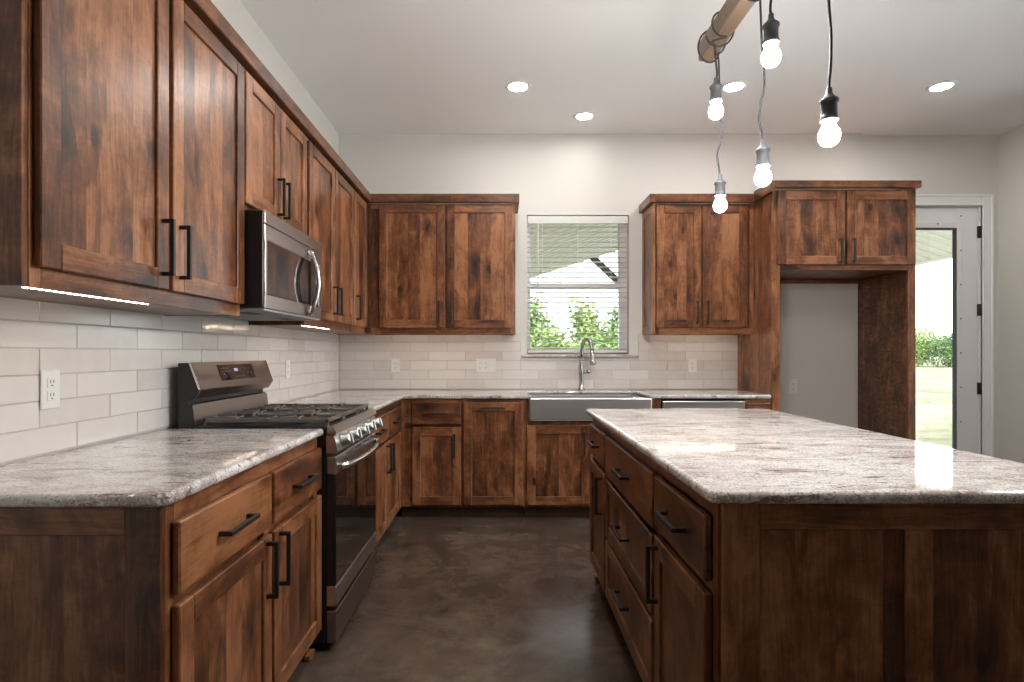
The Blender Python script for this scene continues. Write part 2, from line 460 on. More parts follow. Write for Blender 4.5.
# ------------------------------------------------------------------ room shell
struct(obj('floor', MB().box(XL-.15, XR+.15, REAR-.15, D2+.14, -.12, 0, c=0), CONCRETE))
struct(obj('ceiling', MB().box(XL-.15, XR+.15, REAR-.15, D2+.14, H, H+.15, c=0), CEILP))
struct(obj('wall_left', MB().box(XL-.15, XL, REAR, D2+.14, 0, H, c=0), WALLP))
ADDED_WIN = [(1.3, 4.2, .30, 2.75)]      # unseen window, added in the right wall to let in more daylight
mb = MB(); y = REAR
for a, b_, z0, z1 in ADDED_WIN:
    mb.box(XR, XR+.15, y, a, 0, H, c=0).box(XR, XR+.15, a, b_, 0, z0, c=0).box(XR, XR+.15, a, b_, z1, H, c=0); y = b_
mb.box(XR, XR+.15, y, D2+.14, 0, H, c=0)
struct(obj('wall_right', mb, WALLP))
for i, (a, b_, z0, z1) in enumerate(ADDED_WIN):
    ww = bpy.data.objects.new('window_%d' % (i+2), None); COL.objects.link(ww); ww.location = (XR+.07, (a+b_)/2, z0); WLOC[ww] = Vector(ww.location); struct(ww)
    mb = MB(); m_ = (a+b_)/2
    for p0, p1 in ((a, a+.05), (m_-.04, m_+.04), (b_-.05, b_)): mb.box(XR+.04, XR+.11, p0, p1, z0, z1, c=.003)
    for p0, p1 in ((z0, z0+.05), (z1-.05, z1)): mb.box(XR+.04, XR+.11, a+.05, b_-.05, p0, p1, c=.003)
    obj('window_frame', mb, VINYL, ww)
    for p0, p1 in ((a+.05, m_-.04), (m_+.04, b_-.05)): obj('pane', MB().box(XR+.07, XR+.074, p0, p1, z0+.05, z1-.05, c=0), GLASS, ww)
    pd = bpy.data.lights.new('daylight_portal', 'AREA'); pd.shape = 'RECTANGLE'; pd.size = z1-z0; pd.size_y = b_-a; pd.cycles.is_portal = True
    po = bpy.data.objects.new('daylight_portal', pd); COL.objects.link(po); po.location = (XR+.14, m_, (z0+z1)/2); po.rotation_euler = (0, PI/2, 0)
struct(obj('wall_rear', MB().box(XL-.15, XR+.15, REAR-.15, REAR, 0, H, c=0), WALLP))
WX0, WX1, WZ0, WZ1 = .21, 1.068, 1.21, 2.38
DX0, DX1, DZ1 = 3.10, 4.065, 2.475
mb = MB(); JX = 3.012
mb.box(XL, WX0, D, D+.17, 0, H, c=0).box(WX1, JX, D, D+.17, 0, H, c=0)
mb.box(WX0, WX1, D, D+.17, 0, WZ0, c=0).box(WX0, WX1, D, D+.17, WZ1, H, c=0)
mb.box(JX, DX0, D2, D2+.13, 0, H, c=0).box(DX1, XR, D2, D2+.13, 0, H, c=0).box(DX0, DX1, D2, D2+.13, DZ1, H, c=0)
struct(obj('wall_back', mb, WALLP))

# window
w = bpy.data.objects.new('window_1', None); COL.objects.link(w); w.location = ((WX0+WX1)/2, D+.12, WZ0); WLOC[w] = Vector(w.location); struct(w)
y0, y1 = D+.085, D+.15; mb = MB()
mb.box(WX0, WX0+.032, y0, y1, WZ0, WZ1, c=.003).box(WX1-.066, WX1, y0, y1, WZ0, WZ1, c=.003)
mb.box(WX0, WX1, y0, y1, WZ0, WZ0+.045, c=.003).box(WX0, WX1, y0, y1, WZ1-.045, WZ1, c=.003)
obj('window_frame', mb, VINYL, w)
mb = MB(); mb.box(WX0+.032, WX1-.066, y0-.005, y0+.035, 1.765, 1.80, c=.003).box(WX0+.032, WX1-.066, y0+.02, y0+.045, 1.80, 1.818, c=.003)
mb.box(WX0+.3, WX0+.36, y0-.02, y0-.005, 1.785, 1.80, c=.002).box(WX1-.40, WX1-.34, y0-.02, y0-.005, 1.785, 1.80, c=.002)
obj('meeting_rail', mb, VINYL, w)
for a, b in ((WZ0+.045, 1.765), (1.818, WZ1-.045)):
    obj('pane', MB().box(WX0+.032, WX1-.066, y0+.028, y0+.032, a, b, c=0), GLASS, w)

# granite sill
tag(obj('window_sill', MB().slab([(.16, D-.03), (1.142, D-.03), (1.142, D-.002), (WX1-.002, D-.002), (WX1-.002, D+.08), (WX0+.002, D+.08), (WX0+.002, D-.002), (.16, D-.002)], 1.182, 1.2095, .010), GRANITE), 'narrow granite sill under the window above the sink', 'window sill')

# blind
bl = thing('window_blind', 'white horizontal slat blind with open slats covering the kitchen window', 'blind', ((WX0+WX1)/2, D+.035, 1.22))
obj('valance', MB().box(WX0+.004, WX1-.012, D-.012, D+.004, 2.305, 2.366, c=.003), SLATM, bl)
obj('headrail', MB().box(WX0+.01, WX1-.018, D+.006, D+.062, 2.325, 2.37, c=.002), SLATM, bl)
ns = 25
slat_src = None
for k in range(ns):
    z = 2.285-k*(2.285-1.262)/(ns-1)
    if slat_src is None:
        mb = MB(); P = []
        for q in range(7):
            t = q/6; P.append((D+.010+.048*t, .004*math.sin(PI*t)-.003*(t-.5)))
        poly = [(a, b+.0022) for a, b in P]+[(a, b) for a, b in P[::-1]]
        mb.prism([(a, b+z) for a, b in poly], WX0+.006, WX1-.014, 'x')
        slat_src = obj('slat', mb, SLATM, bl); z_first = z
    else:
        o = slat_src.copy(); COL.objects.link(o); o.parent = bl; o.location = slat_src.location+Vector((0, 0, z-z_first))
obj('bottom_rail', MB().box(WX0+.006, WX1-.014, D+.010, D+.058, 1.222, 1.246, c=.003), SLATM, bl)
for x in (WX0+.13, WX1-.15, (WX0+WX1)/2):
    mb = MB(); mb.tube([(x, D+.007, 2.33), (x, D+.007, 1.24)], .0012, 5).tube([(x, D+.061, 2.33), (x, D+.061, 1.24)], .0012, 5)
    obj('ladder_cord', mb, SLATM, bl)
obj('tilt_wand', MB().tube([(WX0+.092, D-.004, 2.31), (WX0+.092, D-.004, 1.74)], .0045, 6), SLATM, bl)

# exterior door
dr = bpy.data.objects.new('door_1', None); COL.objects.link(dr); dr.location = ((DX0+DX1)/2, D2+.03, 0); WLOC[dr] = Vector(dr.location); struct(dr)
sx0, sx1, sz1 = 3.122, 4.040, 2.455; gx0, gx1, gz0, gz1 = 3.303, 3.859, .30, 2.279; y0, y1 = D2+.012, D2+.057
mb = MB(); mb.box(sx0, gx0, y0, y1, .012, sz1, c=.002).box(gx1, sx1, y0, y1, .012, sz1, c=.002).box(gx0, gx1, y0, y1, .012, gz0, c=.002).box(gx0, gx1, y0, y1, gz1, sz1, c=.002)
obj('slab', mb, TRIMP, dr)
mb = MB(); q = .052
mb.box(gx1, gx1+q-.008, y0-.010, y0, gz0-q, gz1+q, c=.004).box(gx0-q, gx0, y0-.010, y0, gz0-q, gz1+q, c=.004).box(gx0, gx1, y0-.010, y0, gz1, gz1+q, c=.004).box(gx0, gx1, y0-.010, y0, gz0-q, gz0, c=.004)
for z in [gz0+.05+k*.29 for k in range(8)]:
    mb.lathe([(.006, -.003), (.006, 0)], (gx1+.026, y0-.011, z), 8, 'y', mi=1)
mb.lathe([(.006, -.003), (.006, 0)], (gx1-.17, y0-.011, gz1+.034), 8, 'y', mi=1)
obj('glass_bead', mb, [TRIMP, SOCKM], dr)
obj('gasket', MB().box(gx1-.003, gx1, y0, y1, gz0, gz1, c=0).box(gx0, gx0+.012, y0, y1, gz0, gz1, c=0).box(gx0+.012, gx1-.012, y0, y1, gz1-.008, gz1, c=0), SOCKM, dr)
obj('pane', MB().box(gx0, gx1, y0+.02, y0+.026, gz0, gz1, c=0), GLASS, dr)
for z in (2.245, 1.585, .92, .25):
    mb = MB(); mb.tube([(sx1+.006, D2-.004, z-.05), (sx1+.006, D2-.004, z+.05)], .0085, 8).box(sx1-.012, sx1+.022, D2-.002, D2+.010, z-.05, z+.05, c=.001)
    obj('hinge', mb, BLACKM, dr)
mb = MB(); cw = .095
for a, b, t, e in ((0, cw, .018, 0), (cw-.022, cw, .026, .0), (0, .016, .024, 0)):
    mb.box(DX1-.012+a, DX1-.012+b, D2-t, D2, 0, DZ1-.012+b, c=.004)
    mb.box(DX0+.012-b, DX0+.012-a, D2-t, D2, 0, DZ1-.012+b, c=.004)
    mb.box(DX0+.012-a, DX1-.012+a, D2-t, D2, DZ1-.012+a, DZ1-.012+b, c=.004)
mb.box(DX1-.02, DX1, D2, D2+.12, 0, DZ1, c=.001).box(DX0, DX0+.02, D2, D2+.12, 0, DZ1, c=.001).box(DX0+.02, DX1-.02, D2, D2+.12, DZ1-.018, DZ1, c=.001)
struct(obj('trim_1', mb, TRIMP))

# ------------------------------------------------------------------ backsplash tiles
def tiles(horizontal, plane, a0, a1, offs, holes, name, label, ztop=1.39):
    mb = MB(); pz, pw, th, gr = .0785, .3075, .008, .0016
    def put(u0, u1, v0, v1):
        if u1-u0 < .006 or v1-v0 < .006: return
        for h in holes:
            hu0, hu1, hv0, hv1 = h
            if u0 < hu1 and u1 > hu0 and v0 < hv1 and v1 > hv0:
                put(u0, min(u1, hu0), v0, v1); put(max(u0, hu1), u1, v0, v1)
                put(max(u0, hu0), min(u1, hu1), v0, min(v1, hv0)); put(max(u0, hu0), min(u1, hu1), max(v0, hv1), v1); return
        d = th+random.uniform(-.0008, .0008)
        if horizontal: mb.box(u0+gr, u1-gr, plane-d, plane-.001, v0+gr, v1-gr, 'x', .0015)
        else: mb.box(plane+.001, plane+d, u0+gr, u1-gr, v0+gr, v1-gr, 'y', .0015)
    for k in range(-1, 6):
        v0 = .92+pz*k; v1 = v0+pz; v0 = max(v0, CT1+.001)
        o = offs[k % 2]; n = math.floor((a0-o)/pw); u = o+n*pw
        while u < a1: put(max(u, a0), min(u+pw, a1), v0, v1); u += pw
    g = MB()
    spans = [(a0, a1)]
    for h in holes: spans = [q for s in spans for q in ((s[0], min(s[1], h[0])), (max(s[0], h[1]), s[1])) if q[1]-q[0] > .001]
    def gb(u0, u1, v0, v1):
        if horizontal: g.box(u0, u1, plane-.0055, plane-.0005, v0, v1, c=0)
        else: g.box(plane+.0005, plane+.0055, u0, u1, v0, v1, c=0)
    for s in spans: gb(s[0], s[1], CT1+.001, ztop)
    for h in holes: gb(h[0], h[1], CT1+.001, h[2])
    r = thing(name, label, 'backsplash', ((a0+a1)/2 if horizontal else plane, plane if horizontal else (a0+a1)/2, CT1+.001))
    obj('tiling', mb, TILE, r); obj('grout', g, GROUT, r)
tiles(False, XL, 1.28, D-.010, (1.859, 1.708), [], 'tile_backsplash', 'white subway tile backsplash along the left wall behind the range', )
tiles(True, D, XL+.010, 1.975, (-.154, 0), [(.158, 1.144, 1.180, 1.5)], 'tile_backsplash', 'white subway tile backsplash on the back wall behind the sink')

# ------------------------------------------------------------------ outlets
def outlet(label, kinds, F, u, v, group=None):
    """kinds: a string, s = socket pair, w = rocker switch"""
    n = len(kinds); Wd = .074+.046*(n-1); Hh = .118
    t = thing('wall_outlet', label, 'outlet', ((F.p, u, v-Hh/2) if F.k == 'L' else (u, F.p, v-Hh/2)))
    mb = MB(); F.box(mb, u-Wd/2, u+Wd/2, v-Hh/2, v+Hh/2, 0, .006, c=.003); obj('cover_plate', mb, PLASTIC, t)
    for i, k in enumerate(kinds):
        c = u+(i-(n-1)/2)*.046
        if k == 's':
            for dv in (-.0195, .0195):
                mb = MB(); F.box(mb, c-.0165, c+.0165, v+dv-.014, v+dv+.014, .006, .0085, c=.002)
                for du in (-.006, .006): F.box(mb, c+du-.0013, c+du+.0013, v+dv-.001, v+dv+.008, .0085, .0089, c=0, mi=1)
                F.box(mb, c-.0025, c+.0025, v+dv-.010, v+dv-.0055, .0085, .0089, c=0, mi=1)
                obj('socket', mb, [PLASTIC, SLOT], t)
        else:
            mb = MB(); F.box(mb, c-.0165, c+.0165, v-.033, v+.033, .006, .009, c=.002); obj('rocker', mb, PLASTIC, t)
    return t
TL = Face('L', XL+.0095); TB = Face('B', D-.0095); TW = Face('B', D-.0005)
outlet('white double outlet plate on the left tiles before the range', 's', TL, 1.743, 1.111)
outlet('white outlet plate on the left tiles beyond the range', 's', TL, 3.675, 1.116)
outlet('single white outlet plate on back tiles under the left wall cabinet', 's', TB, -.892, 1.114)
outlet('wide white plate of outlets and switch on back tiles left of the sink', 'ssw', TB, -.135, 1.114)
outlet('single white outlet plate on back tiles right of the sink', 's', TB, 1.594, 1.114)
outlet('white outlet plate on the bare wall inside the refrigerator alcove', 's', TW, 2.44, .94)

# ------------------------------------------------------------------ worktops
tag(obj('granite_worktop', MB().slab([(XL+.002, 1.25), (-.742, 1.25), (-.725, 1.267), (-.725, 2.355), (XL+.002, 2.355)], CT0, CT1, .013), GRANITE), 'pale veined granite worktop on the left cabinets in front of the range', 'worktop')
SX0, SX1 = .205, 1.082
tag(obj('granite_worktop', MB().slab([(XL+.002, 3.122), (-.718, 3.122), (-.718, 4.235), (SX0, 4.235), (SX0, 4.70), (SX1, 4.70), (SX1, 4.235), (1.958, 4.235), (1.972, 4.249), (1.972, D-.002), (XL+.002, D-.002)], CT0, CT1, .013), GRANITE), 'pale granite worktop running round the corner and behind the sink', 'worktop')
IX0, IX1, IY0, IY1 = .46, 1.458, 1.28, 3.20
def rc(x, y, r, a0, n=4): return [(x+r*math.cos(a0+PI/2*k/n), y+r*math.sin(a0+PI/2*k/n)) for k in range(n+1)]
pl = rc(IX0+.02, IY0+.02, .02, PI)+rc(IX1-.02, IY0+.02, .02, 1.5*PI)+rc(IX1-.05, IY1-.05, .05, 0)+rc(IX0+.02, IY1-.02, .02, PI/2)
tag(obj('granite_worktop', MB().slab(pl, CT0, CT1, .013), GRANITE), 'big rectangular pale granite worktop on the kitchen island', 'worktop')

# ------------------------------------------------------------------ base cabinets
def base_box(F, parent, u0, u1, back, v0=.09, v1=.882, side=None):
    """carcass behind the face frame and a toe kick; back = depth w (negative)"""
    mb = MB(); t = .018
    F.box(mb, u0, u0+t, v0, v1, back, -.02, 'v', .001); F.box(mb, u1-t, u1, v0, v1, back, -.02, 'v', .001)
    F.box(mb, u0+t, u1-t, v0, v0+t, back, -.021, 'u', .001); F.box(mb, u0+t, u1-t, v0+t, v1, back, back+.01, 'v', .001)
    F.box(mb, u0+t, u1-t, v1-t, v1, back+.01, -.021, 'u', .001)
    F.box(mb, u0+t, u1-t, v0+t, v1-t, -.05, -.022, 'v', 0)
    obj('carcass', mb, WOOD, parent)
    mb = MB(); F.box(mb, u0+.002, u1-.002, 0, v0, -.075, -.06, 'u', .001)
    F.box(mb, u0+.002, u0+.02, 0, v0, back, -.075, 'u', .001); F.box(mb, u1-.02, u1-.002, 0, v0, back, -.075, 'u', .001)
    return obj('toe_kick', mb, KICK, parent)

# left run, near unit: two drawers over two doors
c = thing('base_cabinet', 'brown base cabinet with two drawers and doors left of the aisle before the range', 'cabinet', (-1.06, 1.80, 0))
u0, u1 = 1.270, 2.352
base_box(FL, c, u0+.02, u1, -.602)
frame(FL, c, u0+.02, u1, .09, .882, [(1.825, 1.87)], [(.09, .125), (.655, .675), (.835, .882)])
drawer(FL, c, 1.312, 1.838, .672, .838); drawer(FL, c, 1.858, 2.345, .672, .838)
door(FL, c, 1.312, 1.838, .105, .648, 1.797, .548); door(FL, c, 1.858, 2.345, .105, .648, 1.898, .548)
E = Face('B', u0+.02); mb = MB()
E.box(mb, -.826, -.750, 0, .882, 0, .02, 'v', .002); E.box(mb, -1.366, -1.29, 0, .882, 0, .02, 'v', .002)
E.box(mb, -1.29, -.826, .82, .882, 0, .02, 'u', .002); E.box(mb, -1.29, -.826, 0, .10, 0, .02, 'u', .002)
planks(E, mb, -1.29, -.826, .10, .82, .004, .013)
obj('end_panel', mb, WOOD, c)
# wooden foot block at the toe kick's far end
mb = MB(); FL.box(mb, 2.310, 2.347, .001, .075, -.055, -.030, 'v', .002); FL.box(mb, 2.287, 2.351, .001, .022, -.03, -.008, 'u', .002)
obj('foot_block', mb, WOOD, c)

# left run, far unit beyond the range
c = thing('base_cabinet', 'narrow two-door base cabinet between the range and the back corner', 'cabinet', (-1.06, 3.4, 0))
base_box(FL, c, 3.124, 4.236, -.602)
frame(FL, c, 3.124, 4.238, .09, .882, [(3.69, 3.72), (4.18, 4.21)], [(.09, .125), (.655, .675), (.835, .882)])
drawer(FL, c, 3.140, 3.700, .672, .838); drawer(FL, c, 3.714, 4.188, .672, .838)
door(FL, c, 3.140, 3.700, .105, .648, 3.662, .548); door(FL, c, 3.714, 4.188, .105, .648, 3.752, .548)

# back run
c = thing('base_cabinet', 'one-drawer one-door base cabinet in the back left corner', 'cabinet', (-.5, 4.55, 0))
base_box(FB, c, -.748, -.293, -.60)
frame(FB, c, -.748, -.293, .09, .882, [(-.748, -.662)], [(.09, .125), (.665, .705), (.848, .882)])
drawer(FB, c, -.658, -.302, .698, .857); door(FB, c, -.658, -.302, .107, .675, -.345, .545)
c = thing('base_cabinet', 'pull-out base cabinet with one tall door and horizontal handle left of the sink', 'cabinet', (-.06, 4.55, 0))
base_box(FB, c, -.291, .168, -.60)
frame(FB, c, -.291, .168, .09, .882, [], [(.09, .125), (.848, .882)])
door(FB, c, -.281, .155, .107, .857, -.065, .822, 'u')
c = thing('sink_cabinet', 'two-door base cabinet below the farmhouse sink', 'cabinet', (.65, 4.55, 0))
base_box(FB, c, .170, 1.165, -.60, v1=.70)
mb = MB()
FB.box(mb, .170, .196, .09, .882, -.02, 0, 'v', .001); FB.box(mb, 1.094, 1.165, .09, .882, -.02, 0, 'v', .001)
FB.box(mb, .196, 1.094, .09, .125, -.02, 0, 'u', .001); FB.box(mb, .196, 1.094, .668, .722, -.02, 0, 'u', .001)
obj('face_frame', mb, WOOD, c)
door(FB, c, .183, .640, .107, .688, .60, .56); door(FB, c, .646, 1.103, .107, .688, .686, .56)
# dishwasher
c = thing('dishwasher', 'stainless dishwasher right of the sink behind the island', 'dishwasher', (1.475, 4.5, 0))
obj('tub', MB().box(1.172, 1.778, 4.262, 4.85, .03, .872, c=.003), BLACKE, c)
obj('door', MB().box(1.177, 1.773, 4.232, 4.261, .11, .868, c=.004), STEEL, c)
obj('handle', MB().box(1.22, 1.73, 4.195, 4.212, .80, .818, c=.004).box(1.24, 1.262, 4.212, 4.232, .80, .818, c=.003).box(1.688, 1.71, 4.212, 4.232, .80, .818, c=.003), STEEL, c)
obj('kick_plate', MB().box(1.182, 1.768, 4.30, 4.32, .0, .105, c=.002), BLACKE, c)
# narrow end unit
c = thing('base_cabinet', 'narrow base cabinet between the dishwasher and the refrigerator panel', 'cabinet', (1.875, 4.5, 0))
base_box(FB, c, 1.780, 1.972, -.60)
frame(FB, c, 1.780, 1.972, .09, .882, [], [(.09, .125), (.665, .705), (.852, .882)], sw=.02)
drawer(FB, c, 1.790, 1.962, .698, .853); door(FB, c, 1.790, 1.962, .107, .675, fw=.05)

# farmhouse sink
s = thing('farmhouse_sink', 'stainless apron-front farmhouse sink under the window', 'sink', (.645, 4.45, .70))
mb = MB(); ax0, ax1 = .199, 1.089
mb.box(ax0, ax1, 4.205, 4.239, .731, .893, c=.008); obj('apron', mb, SATIN, s)
mb = MB(); x0, x1, ya, yb, zb, zt = .215, 1.073, 4.262, 4.688, .71, .882
mb.box(x0, x1, ya, yb, zb, zb+.006, c=.001).box(x0, x0+.012, ya, yb, zb, zt, c=.003).box(x1-.012, x1, ya, yb, zb, zt, c=.003)
mb.box(x0, x1, yb-.012, yb, zb, zt, c=.003).box(x0, x1, 4.239, 4.262, zb+.02, .890, c=.003)
obj('basin', mb, SATIN, s)
obj('drain', MB().lathe([(.045, 0), (.045, .003), (.02, .001)], (.645, 4.52, zb+.006), 20), CHROME, s)

# faucet
f = thing('kitchen_faucet', 'tall brushed pull-down gooseneck faucet behind the sink', 'faucet', (.655, 4.785, CT1))
fx, fy = .655, 4.785
obj('body', MB().lathe([(.030, 0), (.030, .008), (.024, .016), (.019, .05), (.0175, .08), (.0215, .13), (.0235, .16), (.0215, .19), (.0165, .215), (.0158, .24)], (fx, fy, CT1), 20), NICKEL, f)
P = [(fx, fy, CT1+.23), (fx+.001, fy, CT1+.30), (fx+.004, fy-.004, CT1+.345)]
dx, dy = .50, -.866; R = .062
for k in range(1, 11):
    a = PI*(1-k/10); r = R+R*math.cos(a)
    P.append((fx+.004+dx*r, fy-.004+dy*r, CT1+.345+.072*math.sin(a)))
ex, ey = P[-1][0], P[-1][1]
P.append((ex+.003, ey-.005, CT1+.325))
obj('gooseneck', MB().tube(P, .0155, 14), NICKEL, f)
obj('spray_head', MB().tube([(ex+.003, ey-.005, CT1+.328), (ex+.005, ey-.009, CT1+.29), (ex+.008, ey-.014, CT1+.25), (ex+.011, ey-.018, CT1+.222), (ex+.012, ey-.02, CT1+.215)], [.0165, .018, .022, .027, .0255], 16), NICKEL, f)
obj('lever', MB().tube([(fx+.018, fy, CT1+.15), (fx+.045, fy-.004, CT1+.152)], [.013, .013], 12).tube([(fx+.045, fy-.004, CT1+.152), (fx+.062, fy-.006, CT1+.153), (fx+.072, fy-.007, CT1+.153), (fx+.077, fy-.007, CT1+.153)], [.0165, .018, .0155, .009], 12), NICKEL, f)

# ------------------------------------------------------------------ island
def island_unit(label, u0, u1):
    t = thing('island_cabinet', label, 'cabinet', (.95, (u0+u1)/2, 0))
    base_box(FI, t, u0, u1, -.90)
    return t
c = island_unit('near island cabinet with one drawer over a door and dark panelled end', 1.334, 1.825)
frame(FI, c, 1.334, 1.825, .09, .882, [], [(.09, .125), (.655, .68), (.838, .882)])
drawer(FI, c, 1.362, 1.810, .683, .838); door(FI, c, 1.362, 1.810, .105, .653, 1.768, .545)
E = Face('B', 1.333); mb = MB()
E.box(mb, .502, .584, 0, .882, 0, .020, 'v', .002); E.box(mb, .918, .978, 0, .82, 0, .020, 'v', .002); E.box(mb, 1.34, 1.41, 0, .882, 0, .02, 'v', .002)
E.box(mb, .584, 1.34, .82, .882, 0, .020, 'u', .002)
planks(E, mb, .584, .918, 0, .82, .002, .010, wmin=.08, wmax=.18); planks(E, mb, .978, 1.34, 0, .82, .002, .010, wmin=.1, wmax=.2)
obj('end_panel', mb, WOOD, c)
c = island_unit('middle island cabinet with a stack of three drawers', 1.827, 2.678)
frame(FI, c, 1.827, 2.678, .09, .882, [], [(.09, .12), (.648, .68), (.365, .39), (.838, .882)])
drawer(FI, c, 1.840, 2.662, .662, .840); drawer(FI, c, 1.840, 2.662, .384, .642, False, .52); drawer(FI, c, 1.840, 2.662, .108, .366, False, .262)
c = island_unit('far island cabinet with one drawer over a narrow door', 2.680, 3.165)
frame(FI, c, 2.680, 3.165, .09, .882, [], [(.09, .125), (.655, .68), (.838, .882)])
drawer(FI, c, 2.692, 3.135, .683, .840); door(FI, c, 2.692, 3.135, .105, .653, 2.735, .545)
mb = MB(); FI.box(mb, 3.12, 3.155, .001, .07, -.055, -.03, 'v', .002); FI.box(mb, 3.10, 3.162, .001, .022, -.03, -.006, 'u', .002)
obj('foot_block', mb, WOOD, c)

# ------------------------------------------------------------------ wall cabinets
def upper_box(F, parent, u0, u1, back, v0, v1, flush=False):
    mb = MB(); t = .018; q = .020 if flush else 0
    F.box(mb, u0, u0+t, v0, v1, back, -.02, 'v', .001); F.box(mb, u1-t, u1, v0, v1, back, -.02, 'v', .001)
    F.box(mb, u0+t, u1-t, v0+.022-q, v0+.034-q, back, -.021, 'u', .001); F.box(mb, u0+t, u1-t, v1-t, v1, back, -.021, 'u', .001)
    F.box(mb, u0+t, u1-t, v0+.034-q, v1-t, back, back+.01, 'v', .001); F.box(mb, u0+t, u1-t, v0+.034-q, v1-t, -.05, -.022, 'v', 0)
    if not flush: F.box(mb, u0+t, u1-t, v0, v0+.022, back, back+.018, 'u', .001)
    return obj('carcass', mb, WOOD, parent)
def uframe(F, parent, u0, u1, v0, v1, us=(), low=.05):
    return frame(F, parent, u0, u1, v0, v1, us, [(v0, v0+low), (v1-.04, v1)])
BK = -(UL.p-XL)+.002
c = thing('wall_cabinet', 'largest near wall cabinet with two doors before the microwave', 'cabinet', (-1.2, 1.8, 1.37))
upper_box(UL, c, 1.305, 2.357, BK, 1.37, TOP, True); uframe(UL, c, 1.305, 2.357, 1.37, TOP, [(1.81, 1.85)])
door(UL, c, 1.313, 1.820, 1.417, 2.376, 1.785, 1.545); door(UL, c, 1.842, 2.352, 1.417, 2.376, 1.880, 1.545)
E = Face('B', 1.305); mb = MB()
E.box(mb, -1.135, -1.066, 1.37, TOP, 0, .02, 'v', .002); E.box(mb, -1.368, -1.30, 1.37, TOP, 0, .02, 'v', .002)
E.box(mb, -1.30, -1.135, 2.33, TOP, 0, .02, 'u', .002); E.box(mb, -1.30, -1.135, 1.37, 1.43, 0, .02, 'u', .002)
planks(E, mb, -1.30, -1.135, 1.43, 2.33, .003, .011); obj('end_panel', mb, WOOD, c)
c = thing('wall_cabinet', 'short two-door wall cabinet above the microwave', 'cabinet', (-1.2, 2.7, 1.81))
upper_box(UL, c, 2.359, 3.117, BK, 1.812, TOP); uframe(UL, c, 2.359, 3.117, 1.812, TOP, [(2.72, 2.75)], low=.035)
door(UL, c, 2.368, 2.730, 1.835, 2.376, 2.700, 1.945); door(UL, c, 2.740, 3.104, 1.835, 2.376, 2.770, 1.945)
c = thing('wall_cabinet', 'two-door wall cabinet on the left wall just beyond the microwave', 'cabinet', (-1.2, 3.6, 1.37))
upper_box(UL, c, 3.119, 4.108, BK, 1.37, TOP, True); uframe(UL, c, 3.119, 4.108, 1.37, TOP, [(3.615, 3.645)])
door(UL, c, 3.150, 3.622, 1.417, 2.376, 3.585, 1.545); door(UL, c, 3.638, 4.098, 1.417, 2.376, 3.675, 1.545)
c = thing('wall_cabinet', 'single-door wall cabinet on the left wall beside the inside corner', 'cabinet', (-1.2, 4.4, 1.37))
upper_box(UL, c, 4.110, D-.003, BK, 1.37, TOP, True); uframe(UL, c, 4.110, 4.522, 1.37, TOP)
door(UL, c, 4.120, 4.505, 1.417, 2.376, 4.155, 1.545)
BKB = -(D-UB.p)+.002
c = thing('wall_cabinet', 'two-door wall cabinet on the back wall left of the window', 'cabinet', (-.48, 4.7, 1.37))
upper_box(UB, c, -1.062, .105, BKB, 1.37, TOP); uframe(UB, c, -1.062, .105, 1.37, TOP, [(-1.062, -.965), (-.46, -.42)])
door(UB, c, -.959, -.450, 1.417, 2.376, -.488, 1.535); door(UB, c, -.431, .082, 1.417, 2.376, -.393, 1.535)
c = thing('wall_cabinet', 'two-door wall cabinet between the window and the refrigerator alcove', 'cabinet', (1.55, 4.7, 1.37))
upper_box(UB, c, 1.197, 1.974, BKB, 1.37, TOP); uframe(UB, c, 1.197, 1.974, 1.37, TOP, [(1.545, 1.575)])
door(UB, c, 1.205, 1.556, 1.417, 2.376, 1.520, 1.535); door(UB, c, 1.564, 1.915, 1.417, 2.376, 1.600, 1.535)
E = Face('I', 1.196); mb = MB(); shaker(E, mb, 4.526, D-.003, 1.37, TOP, 0.0, .02, .06); obj('end_panel', mb, WOOD, c)

# refrigerator surround
c = thing('refrigerator_surround', 'tall brown cabinet framing the empty refrigerator alcove', 'cabinet', (2.5, 4.56, 0))
PX0, PX1, QX0, QX1, ST = 1.978, 2.0, 2.985, 3.006, 2.42
S = Face('I', PX1); mb = MB(); planks(S, mb, 4.27, D-.002, 0, ST, 0, PX1-PX0, wmin=.14, wmax=.22); obj('side_panel', mb, WOOD, c)
S = Face('L', QX0); mb = MB(); S.box(mb, 4.27, D-.002, 0, ST, 0, QX1-QX0); obj('side_panel', mb, RAW, c)
mb = MB(); FR.box(mb, PX0, 2.037, 0, ST, -.02, 0, 'v', .002); FR.box(mb, 2.975, 3.032, 0, ST, -.02, 0, 'v', .002)
FR.box(mb, 2.037, 2.972, 1.828, 1.875, -.02, 0, 'u', .002); FR.box(mb, 2.037, 2.972, 2.385, ST, -.02, 0, 'u', .002); FR.box(mb, 2.49, 2.53, 1.875, 2.385, -.02, -.001, 'v', .002)
obj('face_frame', mb, WOOD, c)
mb = MB(); mb.box(PX1, QX0, 4.272, D-.003, 1.835, 1.853, 'x').box(PX1, QX0, 4.272, D-.003, ST-.018, ST, 'x').box(PX1, QX0, 4.275, 4.29, 1.853, ST-.018, 'x')
mb.box(PX1, QX0, D-.015, D-.003, 1.80, 1.834, 'x')
obj('carcass', mb, WOOD, c)
door(FR, c, 2.012, 2.503, 1.866, 2.402, 2.463, 1.965); door(FR, c, 2.516, 3.018, 1.866, 2.402, 2.558, 1.965)

